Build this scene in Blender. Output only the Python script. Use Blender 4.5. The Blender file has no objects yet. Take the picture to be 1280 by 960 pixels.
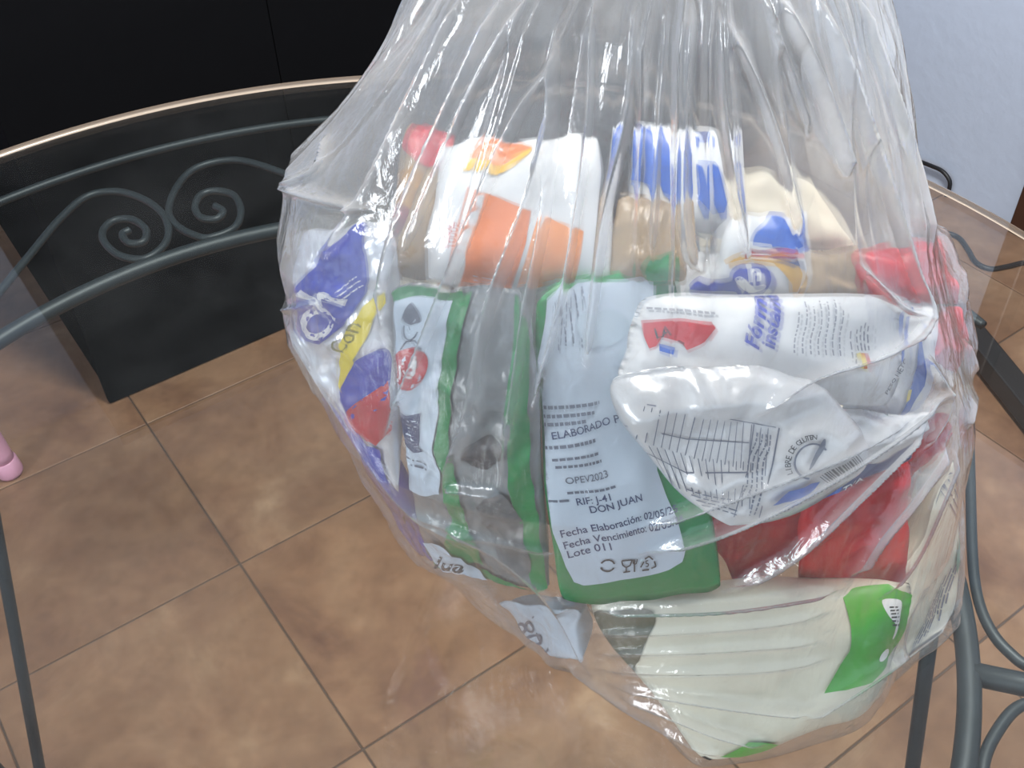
import bpy, bmesh, math, random
import numpy as np
from mathutils import Vector, Matrix, noise

random.seed(7)
rng = np.random.default_rng(7)
scene = bpy.context.scene
COL = scene.collection

# ------------------------------------------------------------------ camera
F_PX, PITCH, ROLL, CAM_H = 1320.657, math.radians(43.055), math.radians(-1.642), 1.545
_cp, _sp = math.cos(PITCH), math.sin(PITCH)
FWD = np.array([0, _cp, -_sp]); UP0 = np.array([0, _sp, _cp]); RT0 = np.array([1.0, 0, 0])
RT = math.cos(ROLL) * RT0 + math.sin(ROLL) * UP0
UP = -math.sin(ROLL) * RT0 + math.cos(ROLL) * UP0
EYE = np.array([0, 0, CAM_H])
cd = bpy.data.cameras.new('camera'); cam = bpy.data.objects.new('camera', cd); COL.objects.link(cam)
cd.sensor_width = 36.0; cd.lens = F_PX / 1280 * 36.0; cd.clip_start = 0.02
cam.matrix_world = Matrix(((RT[0], UP[0], -FWD[0], EYE[0]), (RT[1], UP[1], -FWD[1], EYE[1]),
                           (RT[2], UP[2], -FWD[2], EYE[2]), (0, 0, 0, 1)))
scene.camera = cam

# room directions: the tiles, the cabinet and the wall share one heading
PSI = 0.605
UD = np.array([math.cos(PSI), math.sin(PSI)]); VD = np.array([-UD[1], UD[0]])
def R(u, v, z=0.0):
    p = UD * u + VD * v
    return Vector((p[0], p[1], z))
ROOM = Matrix.Rotation(PSI, 4, 'Z')

# ------------------------------------------------------------------ light
world = bpy.data.worlds.new('world'); scene.world = world; world.use_nodes = True
bg = world.node_tree.nodes['Background']
bg.inputs[0].default_value = (0.74, 0.86, 1.0, 1); bg.inputs[1].default_value = 0.47
def area_light(name, loc, target, sx, sy, power, color):
    l = bpy.data.lights.new(name, 'AREA'); l.shape = 'RECTANGLE'; l.size = sx; l.size_y = sy
    l.energy = power; l.color = color
    o = bpy.data.objects.new(name, l); COL.objects.link(o); o.location = loc
    o.rotation_euler = (Vector(target) - Vector(loc)).to_track_quat('-Z', 'Y').to_euler()
    return o
area_light('assumed_daylight', (-2.1, -1.5, 1.95), (0.3, 0.9, 0.8), 1.1, 1.0, 30, (0.90, 0.95, 1.0))  # assumed daylight, an added area light behind the camera; no window is built
area_light('assumed_ceiling_lamp', (0.35, 0.85, 2.62), (0.35, 0.85, 0), 0.5, 0.5, 46, (1.0, 0.98, 0.95))  # overhead lamp assumed from the bright upward faces; light only, no fixture
vs = scene.view_settings
vs.view_transform = 'Standard'; vs.look = 'None'; vs.gamma = 1.0; vs.exposure = 0.85
vs.use_curve_mapping = False
scene.cycles.transparent_max_bounces = 28
scene.cycles.max_bounces = 8
scene.cycles.sample_clamp_indirect = 6.0

# ------------------------------------------------------------------ pixel <-> world helpers
def ray(x, y):
    x = np.asarray(x, float); y = np.asarray(y, float)
    a = (x - 640) / F_PX; b = -(y - 480) / F_PX
    return FWD + a[..., None] * RT + b[..., None] * UP
def at_y(x, y, yd):
    d = ray(x, y); return EYE + d * (np.asarray(yd) / d[..., 1])[..., None]
def at_z(x, y, z):
    d = ray(x, y); return EYE + d * ((CAM_H - z) / -d[..., 2])[..., None]
def at_u(x, y, u):
    d = ray(x, y); return EYE + d * (u / (d[..., :2] @ UD))[..., None]
def project(P):
    d = P - EYE; w = d @ FWD
    return 640 + F_PX * (d @ RT) / w, 480 - F_PX * (d @ UP) / w

# ------------------------------------------------------------------ materials
def new_mat(name):
    m = bpy.data.materials.new(name); m.use_nodes = True
    nt = m.node_tree; b = nt.nodes['Principled BSDF']
    return m, nt, b
def N(nt, t, **kw):
    n = nt.nodes.new(t)
    for k, v in kw.items(): setattr(n, k, v)
    return n
def L(nt, a, b): nt.links.new(a, b)
def coords(nt, scale=1.0, kind='Object'):
    tc = N(nt, 'ShaderNodeTexCoord'); mp = N(nt, 'ShaderNodeMapping')
    s = scale if hasattr(scale, '__len__') else (scale,) * 3
    mp.inputs['Scale'].default_value = s
    L(nt, tc.outputs[kind], mp.inputs[0]); return mp.outputs[0]
def plain(name, col, rough=0.45, metal=0.0, spec=0.5, coat=0.0, var=0.06, bump=0.0, bscale=60):
    m, nt, b = new_mat(name)
    b.inputs['Roughness'].default_value = rough; b.inputs['Metallic'].default_value = metal
    b.inputs['Specular IOR Level'].default_value = spec; b.inputs['Coat Weight'].default_value = coat
    no = N(nt, 'ShaderNodeTexNoise'); no.inputs['Scale'].default_value = 25; no.inputs['Detail'].default_value = 4
    L(nt, coords(nt), no.inputs['Vector'])
    mx = N(nt, 'ShaderNodeMix', data_type='RGBA')
    mx.inputs[6].default_value = (*[c * (1 - var) for c in col], 1)
    mx.inputs[7].default_value = (*[min(1, c * (1 + var)) for c in col], 1)
    L(nt, no.outputs['Fac'], mx.inputs[0]); L(nt, mx.outputs[2], b.inputs['Base Color'])
    if bump:
        n2 = N(nt, 'ShaderNodeTexNoise'); n2.inputs['Scale'].default_value = bscale; n2.inputs['Detail'].default_value = 5
        L(nt, coords(nt), n2.inputs['Vector'])
        bp = N(nt, 'ShaderNodeBump'); bp.inputs['Strength'].default_value = bump; bp.inputs['Distance'].default_value = 0.004
        L(nt, n2.outputs['Fac'], bp.inputs['Height']); L(nt, bp.outputs[0], b.inputs['Normal'])
    return m
MATS = {}
def pk(name, hexcol, rough=0.34, bump=0.25, bscale=45, metal=0.0, coat=0.0):
    """printed plastic film"""
    if name not in MATS:
        c = [int(hexcol[i:i + 2], 16) / 255 for i in (0, 2, 4)]
        c = [(x / 12.92 if x <= 0.04045 else ((x + 0.055) / 1.055) ** 2.4) for x in c]
        MATS[name] = plain(name, c, rough, metal, 0.5, coat, 0.05, bump, bscale)
    return MATS[name]

def schlick(nt, f0=0.04, power=5.0, normal=None):
    lw = N(nt, 'ShaderNodeLayerWeight'); lw.inputs['Blend'].default_value = 0.5
    if normal is not None: L(nt, normal, lw.inputs['Normal'])
    p = N(nt, 'ShaderNodeMath', operation='POWER'); p.inputs[1].default_value = power
    L(nt, lw.outputs['Facing'], p.inputs[0])
    m = N(nt, 'ShaderNodeMath', operation='MULTIPLY_ADD'); m.inputs[1].default_value = 1 - f0; m.inputs[2].default_value = f0
    L(nt, p.outputs[0], m.inputs[0]); return m.outputs[0], lw.outputs['Facing']

def film_material():
    m = bpy.data.materials.new('clear_film'); m.use_nodes = True
    nt = m.node_tree; nt.nodes.remove(nt.nodes['Principled BSDF']); out = nt.nodes['Material Output']
    n1 = N(nt, 'ShaderNodeTexNoise'); n1.inputs['Scale'].default_value = 1; n1.inputs['Detail'].default_value = 5; n1.inputs['Distortion'].default_value = 0.6
    L(nt, coords(nt, (75, 75, 20)), n1.inputs['Vector'])
    bp = N(nt, 'ShaderNodeBump'); bp.inputs['Strength'].default_value = 0.6; bp.inputs['Distance'].default_value = 0.004
    L(nt, n1.outputs['Fac'], bp.inputs['Height'])
    fr, facing = schlick(nt, 0.085, 3.2, bp.outputs[0])
    tr = N(nt, 'ShaderNodeBsdfTransparent'); tr.inputs[0].default_value = (0.965, 0.965, 0.955, 1)
    df = N(nt, 'ShaderNodeBsdfDiffuse'); df.inputs[0].default_value = (0.82, 0.85, 0.88, 1)
    tl = N(nt, 'ShaderNodeBsdfTranslucent'); tl.inputs[0].default_value = (0.82, 0.85, 0.88, 1)
    hz = N(nt, 'ShaderNodeMixShader'); hz.inputs[0].default_value = 0.5
    L(nt, df.outputs[0], hz.inputs[1]); L(nt, tl.outputs[0], hz.inputs[2])
    # milky plastic: a longer path through the sheet at grazing angles shows more of it
    pw = N(nt, 'ShaderNodeMath', operation='POWER'); pw.inputs[1].default_value = 2.2; L(nt, facing, pw.inputs[0])
    hf = N(nt, 'ShaderNodeMath', operation='MULTIPLY_ADD'); hf.inputs[1].default_value = 0.34
    ga = N(nt, 'ShaderNodeAttribute'); ga.attribute_name = 'gather'
    g2 = N(nt, 'ShaderNodeMath', operation='MULTIPLY_ADD'); g2.inputs[1].default_value = .17; g2.inputs[2].default_value = .038
    L(nt, ga.outputs['Fac'], g2.inputs[0]); L(nt, g2.outputs[0], hf.inputs[2])
    L(nt, pw.outputs[0], hf.inputs[0])
    # crinkled film bends what lies behind it
    rf = N(nt, 'ShaderNodeBsdfRefraction'); rf.inputs['IOR'].default_value = 1.06; rf.inputs['Roughness'].default_value = .26; rf.inputs[0].default_value = (0.965, 0.965, 0.955, 1)
    rm = N(nt, 'ShaderNodeMath', operation='MULTIPLY', use_clamp=True); rm.inputs[1].default_value = .6
    gp = N(nt, 'ShaderNodeMath', operation='POWER'); gp.inputs[1].default_value = 2.2; L(nt, ga.outputs['Fac'], gp.inputs[0]); L(nt, gp.outputs[0], rm.inputs[0])
    m0 = N(nt, 'ShaderNodeMixShader'); L(nt, rm.outputs[0], m0.inputs[0]); L(nt, tr.outputs[0], m0.inputs[1]); L(nt, rf.outputs[0], m0.inputs[2])
    m1 = N(nt, 'ShaderNodeMixShader'); L(nt, hf.outputs[0], m1.inputs[0]); L(nt, m0.outputs[0], m1.inputs[1]); L(nt, hz.outputs[0], m1.inputs[2])
    gl = N(nt, 'ShaderNodeBsdfGlossy'); gl.inputs['Roughness'].default_value = 0.10; gl.inputs[0].default_value = (1, 1, 1, 1)
    L(nt, bp.outputs[0], gl.inputs['Normal'])
    m2 = N(nt, 'ShaderNodeMixShader'); L(nt, fr, m2.inputs[0]); L(nt, m1.outputs[0], m2.inputs[1]); L(nt, gl.outputs[0], m2.inputs[2])
    L(nt, m2.outputs[0], out.inputs[0]); return m
def glass_material():
    m = bpy.data.materials.new('table_glass'); m.use_nodes = True
    nt = m.node_tree; nt.nodes.remove(nt.nodes['Principled BSDF']); out = nt.nodes['Material Output']
    fr, _ = schlick(nt, 0.04, 5.0)
    tr = N(nt, 'ShaderNodeBsdfTransparent'); tr.inputs[0].default_value = (0.955, 0.975, 0.965, 1)
    gl = N(nt, 'ShaderNodeBsdfGlossy'); gl.inputs['Roughness'].default_value = 0.01; gl.inputs[0].default_value = (1, 1, 1, 1)
    df = N(nt, 'ShaderNodeBsdfDiffuse'); df.inputs[0].default_value = (0.72, 0.76, 0.8, 1)
    # dust and hairline scratches
    n1 = N(nt, 'ShaderNodeTexNoise'); n1.inputs['Scale'].default_value = 5; n1.inputs['Detail'].default_value = 8; n1.inputs['Roughness'].default_value = .7
    L(nt, coords(nt), n1.inputs['Vector'])
    rp = N(nt, 'ShaderNodeMapRange'); rp.inputs[1].default_value = .3; rp.inputs[2].default_value = .8; rp.inputs[3].default_value = .001; rp.inputs[4].default_value = .013
    L(nt, n1.outputs['Fac'], rp.inputs[0])
    m1 = N(nt, 'ShaderNodeMixShader'); L(nt, rp.outputs[0], m1.inputs[0]); L(nt, tr.outputs[0], m1.inputs[1]); L(nt, df.outputs[0], m1.inputs[2])
    m2 = N(nt, 'ShaderNodeMixShader'); L(nt, fr, m2.inputs[0]); L(nt, m1.outputs[0], m2.inputs[1]); L(nt, gl.outputs[0], m2.inputs[2])
    L(nt, m2.outputs[0], out.inputs[0]); return m
def tile_material():
    m, nt, b = new_mat('terracotta_tile')
    oi = N(nt, 'ShaderNodeObjectInfo'); tc = N(nt, 'ShaderNodeTexCoord')
    ad = N(nt, 'ShaderNodeVectorMath', operation='MULTIPLY_ADD')
    cb = N(nt, 'ShaderNodeCombineXYZ')
    for i in range(3): L(nt, oi.outputs['Random'], cb.inputs[i])
    ad.inputs[1].default_value = (37, 53, 71); L(nt, cb.outputs[0], ad.inputs[0]); L(nt, tc.outputs['Object'], ad.inputs[2])
    n1 = N(nt, 'ShaderNodeTexNoise'); n1.inputs['Scale'].default_value = 4.5; n1.inputs['Detail'].default_value = 7; n1.inputs['Roughness'].default_value = .62; n1.inputs['Distortion'].default_value = .5
    n2 = N(nt, 'ShaderNodeTexNoise'); n2.inputs['Scale'].default_value = 26; n2.inputs['Detail'].default_value = 6; n2.inputs['Roughness'].default_value = .65
    L(nt, ad.outputs[0], n1.inputs['Vector']); L(nt, ad.outputs[0], n2.inputs['Vector'])
    cr = N(nt, 'ShaderNodeValToRGB'); e = cr.color_ramp.elements
    e[0].position = .30; e[0].color = (0.16, 0.080, 0.050, 1); e[1].position = .74; e[1].color = (0.40, 0.255, 0.16, 1)
    k = e.new(.46); k.color = (0.242, 0.130, 0.076, 1); k = e.new(.60); k.color = (0.30, 0.172, 0.102, 1)
    L(nt, n1.outputs['Fac'], cr.inputs[0])
    mx = N(nt, 'ShaderNodeMix', data_type='RGBA', blend_type='OVERLAY'); mx.inputs[0].default_value = .35
    L(nt, cr.outputs[0], mx.inputs[6]); L(nt, n2.outputs['Fac'], mx.inputs[7])
    hv = N(nt, 'ShaderNodeHueSaturation')
    mr = N(nt, 'ShaderNodeMapRange'); mr.inputs[3].default_value = .86; mr.inputs[4].default_value = 1.12
    L(nt, oi.outputs['Random'], mr.inputs[0]); L(nt, mr.outputs[0], hv.inputs['Value']); L(nt, mx.outputs[2], hv.inputs['Color'])
    L(nt, hv.outputs[0], b.inputs['Base Color'])
    b.inputs['Roughness'].default_value = .38
    bp = N(nt, 'ShaderNodeBump'); bp.inputs['Strength'].default_value = .04; bp.inputs['Distance'].default_value = .002
    L(nt, n2.outputs['Fac'], bp.inputs['Height']); L(nt, bp.outputs[0], b.inputs['Normal'])
    return m

M_FILM = film_material(); M_GLASS = glass_material(); M_TILE = tile_material()
M_EDGE = plain('glass_edge', (0.50, 0.40, 0.33), 0.12, 0, .8, .5)  # tan floor reflected and refracted in the rim, painted in as base colour
M_GROUT = plain('grout', (0.12, 0.08, 0.06), .9)
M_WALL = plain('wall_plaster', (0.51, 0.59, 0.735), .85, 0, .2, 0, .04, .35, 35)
M_CEIL = plain('ceiling_paint', (0.80, 0.79, 0.77), .9)
M_BLACK = plain('black_lacquer', (0.0050, 0.0053, 0.0062), .9, 0, .02)
M_IRON = plain('wrought_iron', (0.024, 0.032, 0.039), .5, .25, .5, 0, .25, .05, 160)
M_DOOR = plain('brown_door', (0.055, 0.024, 0.015), .4, 0, .5, 0, .2, .2, 20)
M_CABLE = plain('black_cable', (0.012, 0.013, 0.016), .45)
M_STAND = plain('black_stand', (0.016, 0.017, 0.019), .4)
M_PINK = plain('pink_plastic', (0.72, 0.36, 0.50), .35)

# ------------------------------------------------------------------ object helpers
def tag(o, label=None, cat=None, group=None, kind=None):
    if label: o['label'] = label
    if cat: o['category'] = cat
    if group: o['group'] = group
    if kind: o['kind'] = kind
    return o
def link(name, me, mat=None, parent=None, smooth=False):
    o = bpy.data.objects.new(name, me); COL.objects.link(o)
    if mat is not None and not me.materials: me.materials.append(mat)
    if smooth: me.polygons.foreach_set('use_smooth', [True] * len(me.polygons))
    if parent is not None:
        o.parent = parent
    return o
def empty(name, loc=(0, 0, 0)):
    o = bpy.data.objects.new(name, None); COL.objects.link(o); o.location = loc; o.empty_display_size = .05; bpy.context.view_layer.update(); return o
def mesh_from(name, verts, faces):
    me = bpy.data.meshes.new(name); me.from_pydata([tuple(map(float, v)) for v in verts], [], [tuple(f) for f in faces]); me.update(); return me
def box_mesh(name, size, bevel=0.0, seg=2):
    bm = bmesh.new(); bmesh.ops.create_cube(bm, size=1)
    bmesh.ops.scale(bm, vec=size, verts=bm.verts)
    if bevel: bmesh.ops.bevel(bm, geom=bm.edges[:], offset=bevel, segments=seg, affect='EDGES', profile=.6)
    me = bpy.data.meshes.new(name); bm.to_mesh(me); bm.free(); return me
def tube_mesh(name, pts, rad, seg=10, closed=False, flat=1.0):
    """round bar along pts; rad is a number or a list"""
    P = np.array(pts, float); n = len(P); rr = np.full(n, rad) if np.isscalar(rad) else np.array(rad)
    V, Fc = [], []
    up = Vector((0, 0, 1)); prev = None
    for i in range(n):
        a = P[(i - 1) % n] if (closed or i > 0) else P[i]; b = P[(i + 1) % n] if (closed or i < n - 1) else P[i]
        t = Vector(b - a).normalized()
        if prev is None:
            ref = up if abs(t.z) < .9 else Vector((1, 0, 0)); s = t.cross(ref).normalized()
        else:
            s = (prev - t * prev.dot(t)).normalized()
        prev = s; w = s.cross(t)
        for k in range(seg):
            an = 2 * math.pi * k / seg
            V.append(tuple(Vector(P[i]) + (s * math.cos(an) + w * math.sin(an) * flat) * rr[i]))
    m = n if closed else n - 1
    for i in range(m):
        for k in range(seg):
            a = i * seg + k; b = i * seg + (k + 1) % seg; j = ((i + 1) % n) * seg
            Fc.append((a, b, j + (k + 1) % seg, j + k))
    if not closed:
        Fc.append(tuple(range(seg))[::-1]); Fc.append(tuple((n - 1) * seg + k for k in range(seg)))
    return mesh_from(name, V, Fc)
def catmull(pts, n=8):
    P = [np.array(p, float) for p in pts]; P = [2 * P[0] - P[1]] + P + [2 * P[-1] - P[-2]]; out = []
    for i in range(1, len(P) - 2):
        for k in range(n):
            t = k / n; a, b, c, d = P[i - 1:i + 3]
            out.append(.5 * (2 * b + (c - a) * t + (2 * a - 5 * b + 4 * c - d) * t * t + (3 * b - a - 3 * c + d) * t ** 3))
    out.append(P[-2]); return out

# ------------------------------------------------------------------ the room
TILE, OA, OB = 0.291 * CAM_H, 0.586, 2.825
floor = link('floor', box_mesh('floor', (6.2, 7.2, .05)), M_GROUT); floor.matrix_world = Matrix.Translation(R(-.8, -.1, -.028)) @ ROOM
tag(floor, 'brown mottled stone-look tiled floor with thin grout lines', 'floor', kind='structure')
tile_me = box_mesh('floor_tile', (TILE - .0035, TILE - .0035, .012), .0012, 1); tile_me.materials.append(M_TILE)
fi = floor.matrix_world.inverted()
for i in range(-5, 5):
    for j in range(-4, 6):
        t = link('floor_tile', tile_me, None, floor)
        t.matrix_parent_inverse = fi
        u = (OA + i + .5) * TILE; v = (OB + j - .5) * TILE
        t.matrix_world = Matrix.Translation(R(u, v, -.006)) @ ROOM @ Matrix.Rotation((i * 3 + j) % 4 * math.pi / 2, 4, 'Z')
def room_box(name, u0, u1, v0, v1, z0, z1, mat, bevel=0.0, parent=None):
    o = link(name, box_mesh(name, (u1 - u0, v1 - v0, z1 - z0), bevel), mat)
    m = Matrix.Translation(R((u0 + u1) / 2, (v0 + v1) / 2, (z0 + z1) / 2)) @ ROOM
    if parent is not None:
        o.parent = parent; o.matrix_parent_inverse = parent.matrix_world.inverted()
    o.matrix_world = m
    return o
bpy.context.view_layer.update()
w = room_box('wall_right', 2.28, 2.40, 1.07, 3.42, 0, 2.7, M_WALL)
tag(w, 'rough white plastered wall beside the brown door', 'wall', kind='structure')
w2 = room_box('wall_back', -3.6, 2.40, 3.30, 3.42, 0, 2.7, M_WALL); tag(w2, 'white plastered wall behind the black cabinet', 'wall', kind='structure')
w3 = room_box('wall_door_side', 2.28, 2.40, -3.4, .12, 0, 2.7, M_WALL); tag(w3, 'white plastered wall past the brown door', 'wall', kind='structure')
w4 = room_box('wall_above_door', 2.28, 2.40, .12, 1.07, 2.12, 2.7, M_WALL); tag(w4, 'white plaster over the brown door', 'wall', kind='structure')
ce = room_box('ceiling', -3.6, 2.40, -3.4, 3.42, 2.7, 2.76, M_CEIL); tag(ce, 'plain white ceiling', 'ceiling', kind='structure')
door = empty('door_1', R(2.3, .6, 0)); door.rotation_euler.z = PSI
bpy.context.view_layer.update()
tag(door, 'dark brown wooden door in a dark brown frame', 'door', kind='structure')
room_box('door_frame', 2.25, 2.40, 1.0, 1.069, 0, 2.119, M_DOOR, .006, door)
room_box('door_frame', 2.25, 2.40, .121, .19, 0, 2.119, M_DOOR, .006, door)
room_box('door_frame', 2.25, 2.40, .19, 1.0, 2.05, 2.119, M_DOOR, .006, door)
room_box('door_leaf', 2.31, 2.36, .19, 1.0, .005, 2.05, M_DOOR, .003, door)
for z0, z1 in ((.15, .9), (1.05, 1.9)):
    room_box('door_panel', 2.300, 2.312, .30, .89, z0, z1, M_DOOR, .008, door)
room_box('door_handle', 2.265, 2.31, .25, .27, .97, 1.07, M_STAND, .006, door)

# black cabinet
cab = empty('black_cabinet', R(1.2, 2.5, 0)); cab.rotation_euler.z = PSI
bpy.context.view_layer.update()
tag(cab, 'tall plain black cabinet standing against the white wall', 'cabinet')
room_box('body', .232, 2.262, 1.84, 3.28, .0, 1.575, M_BLACK, .004, cab)
room_box('cabinet_top', .217, 2.27, 1.815, 3.285, 1.575, 1.597, M_BLACK, .003, cab)
for k in range(4):
    a = .222 + k * .512
    d = room_box('cabinet_door', a, a + .5112, 1.82, 1.8395, .004, 1.573, M_BLACK, .003, cab)
    ka = a + (.46 if k % 2 == 0 else .045)
    h = room_box('handle', ka - .006, ka + .006, 1.805, 1.8215, 1.0, 1.14, M_BLACK, .004, d)

# ------------------------------------------------------------------ glass table
TC = np.array([-.157, .659]); GLASS_TOP = .75
def ring_pts(r, z, n=160): return [(TC[0] + r * math.cos(2 * math.pi * k / n), TC[1] + r * math.sin(2 * math.pi * k / n), z) for k in range(n)]
def disc_mesh(name, r, z0, z1, n=200):
    V = []
    prof = [(r - .0035, z0), (r - .0005, z0 + .0015), (r - .0005, z1 - .0015), (r - .0035, z1)]
    V = [(x, y, z) for rr, z in ((prof[0][0], z0), (prof[3][0], z1)) for x, y, z in ring_pts(rr, z, n)]
    return mesh_from(name, V, [tuple(range(n))[::-1], tuple(range(n, 2 * n))])
gt = empty('glass_tabletop', (TC[0], TC[1], GLASS_TOP - .01))
tag(gt, 'large round clear glass tabletop carrying the full bag', 'tabletop')
def to_parent(o, p):
    o.parent = p; o.matrix_parent_inverse = Matrix.Translation(p.location).inverted()
    return o
GR = .937
to_parent(link('glass_pane', disc_mesh('glass_pane', GR, GLASS_TOP - .010, GLASS_TOP), M_GLASS), gt)
n = 200; V = []; prof = [(GR - .0035, -.010), (GR - .0008, -.0088), (GR, -.007), (GR, -.003), (GR - .0008, -.0012), (GR - .0035, 0)]
for rr, dz in prof: V += ring_pts(rr, GLASS_TOP + dz, n)
Fc = [(a * n + k, a * n + (k + 1) % n, (a + 1) * n + (k + 1) % n, (a + 1) * n + k) for a in range(5) for k in range(n)]
to_parent(link('polished_edge', mesh_from('polished_edge', V, Fc), M_EDGE, None, True), gt)

base = empty('iron_table_base', (TC[0], TC[1], 0))
tag(base, 'dark grey wrought iron table base with rings, scrolls and splayed legs', 'table base')
def ipart(name, me): return to_parent(link(name, me, M_IRON, None, True), base)
ZR = .715
ipart('inner_ring', tube_mesh('inner_ring', ring_pts(.575, ZR), .0105, 12, True))
for c0 in (118.8, 298.8):
    arc = [(TC[0] + .828 * math.cos(math.radians(c0 + d)), TC[1] + .828 * math.sin(math.radians(c0 + d)), .7335) for d in range(-54, 55, 2)]
    ipart('outer_arc', tube_mesh('outer_arc', arc, .0062, 10))
def polar(pts):
    out = []
    for x, y in pts:
        p = at_z(np.array(x / 2.667), np.array(60 + y / 2.667), ZR)[:2] - TC
        out.append((math.atan2(p[1], p[0]) - math.radians(118.8), math.hypot(*p)))
    return out
scroll = polar([(-560, 1130), (-330, 1060), (-180, 985), (-80, 900), (10, 800), (100, 690), (200, 570), (290, 495), (390, 478), (480, 505), (540, 550), (562, 605), (545, 660), (480, 703), (400, 692), (350, 650), (343, 610),
                (380, 575), (440, 572), (486, 605), (478, 645), (430, 650), (408, 622), (432, 606)])
# run-out of the scroll towards the radial bar
def clean(s):
    s = s[4:]; a0 = math.radians(45)
    head = [(a0 - math.radians(d), r) for d, r in ((.95, .72), (1.1, .66), (1.7, .622), (4.5, .600), (9, .589), (15, .606))]
    return head + s
scroll = clean(scroll)
right = polar([(850, 385), (750, 375), (650, 402), (592, 460), (562, 540), (590, 592), (650, 625), (700, 632), (780, 600), (803, 545), (780, 492), (720, 476), (670, 490), (650, 530), (670, 565), (720, 570), (744, 545), (716, 526)])
for k in range(4):
    ph = math.radians(118.8 + 90 * k)
    for sgn in (1, -1):
        if k == 0 and sgn == -1:
            s2 = [(a, r) for a, r in right]
            hd = [(-(a), r) for a, r in scroll[:7]]
            q = hd + s2
        elif k == 3 and sgn == -1:
            tr_ = polar([(x * 2.667, (y - 60) * 2.667) for x, y in ((1285, 833), (1262, 816), (1243, 795), (1228, 766), (1219, 730), (1215, 680), (1213, 600), (1210, 500), (1205, 455), (1190, 405), (1168, 362))])
            tr_ = [(a + math.radians(90), r) for a, r in tr_]
            q = [(-a, r) for a, r in scroll[:2]] + tr_ + [(-a, r) for a, r in scroll[9:]]
        else:
            q = [(sgn * a, r) for a, r in scroll]
        pts = catmull([(TC[0] + r * math.cos(ph + a), TC[1] + r * math.sin(ph + a), ZR + .0) for a, r in q], 7)
        ipart('scroll', tube_mesh('scroll', pts, .0053, 8))
    pc = math.radians(118.8 + 45 + 90 * k)
    ipart('radial_bar', tube_mesh('radial_bar', [(TC[0] + r * math.cos(pc), TC[1] + r * math.sin(pc), ZR + (.0 if r < .8 else .012)) for r in (.575, .66, .75, .828)], .0105, 10))
    for s in (-1, 1):
        pt = pc + s * math.radians(14.5)
        top = np.array([TC[0] + .575 * math.cos(pt), TC[1] + .575 * math.sin(pt), ZR])
        bot = np.array([TC[0] + .655 * math.cos(pc + s * .012), TC[1] + .655 * math.sin(pc + s * .012), .0])
        if k == 0: bot = at_z(np.array(57. if s < 0 else 36.), np.array(1003.), 0.)
        lg = ipart('leg', tube_mesh('leg', [top + (bot - top) * t for t in (0, .3, .6, .985)], .0082, 10))
    fp = (TC[0] + .655 * math.cos(pc), TC[1] + .655 * math.sin(pc), .006)
    if k == 0: fp = tuple(at_z(np.array(46.), np.array(1006.), 0.006))
    ft = box_mesh('foot', (.07, .045, .012), .003); o = ipart('foot', ft)
    o.matrix_parent_inverse = Matrix.Translation(base.location).inverted()
    o.matrix_world = Matrix.Translation(fp) @ Matrix.Rotation(pc, 4, 'Z')

# ------------------------------------------------------------------ things on the floor and the wall
def px_floor(pts, z): return [tuple(at_z(np.array(float(x)), np.array(float(y)), z)) for x, y in pts]
cw = [tuple(at_u(np.array(float(x)), np.array(float(y)), 2.262)) for x, y in ((1120, 190), (1145, 200), (1163, 207), (1178, 214), (1187, 226), (1186, 238), (1180, 250))]
c1 = tube_mesh('power_cable', catmull(cw, 6) + [tuple(at_u(np.array(1176.), np.array(262.), 2.255))], .0055, 8)
tag(link('wall_cable', c1, M_CABLE, None, True), 'short black cable looping off the base of the white wall', 'cable')
c2 = tube_mesh('floor_cable', catmull(px_floor([(1120, 300), (1155, 292), (1180, 291), (1198, 297), (1210, 312), (1220, 328), (1238, 336), (1260, 333), (1285, 328), (1330, 330), (1400, 350)], .0062), 6), .0062, 8)
tag(link('floor_cable', c2, M_CABLE, None, True), 'black cable curving across the floor tiles toward the stand', 'cable')
# low black stand right of the table: a long foot bar and an upright
A = at_z(np.array(1150.), np.array(330.), .055); B = at_z(np.array(1395.), np.array(630.), .055)
dv = (B - A) / np.linalg.norm(B - A); LEN = np.linalg.norm(B - A); md = (A + B) / 2
st = empty('floor_stand', (A[0] * .45 + B[0] * .55, A[1] * .45 + B[1] * .55, 0))
tag(st, 'black stand with a thick square foot bar on the tiles', 'stand')
fb = to_parent(link('foot_bar', box_mesh('foot_bar', (LEN, .052, .045), .004), M_STAND), st)
fb.matrix_world = Matrix.Translation((md[0], md[1], .036)) @ Matrix.Rotation(math.atan2(dv[1], dv[0]), 4, 'Z')
for t in (.06, .94):
    q = A + (B - A) * t
    p_ = to_parent(link('rubber_pad', box_mesh('rubber_pad', (.05, .05, .013), .002), M_CABLE), st); p_.matrix_world = Matrix.Translation((q[0], q[1], .0065))
up_ = to_parent(link('upright', box_mesh('upright', (.04, .04, 1.1), .003), M_STAND), st)
q = A + (B - A) * .80; up_.matrix_world = Matrix.Translation((q[0], q[1], .608)) @ Matrix.Rotation(math.atan2(dv[1], dv[0]), 4, 'Z')

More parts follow.
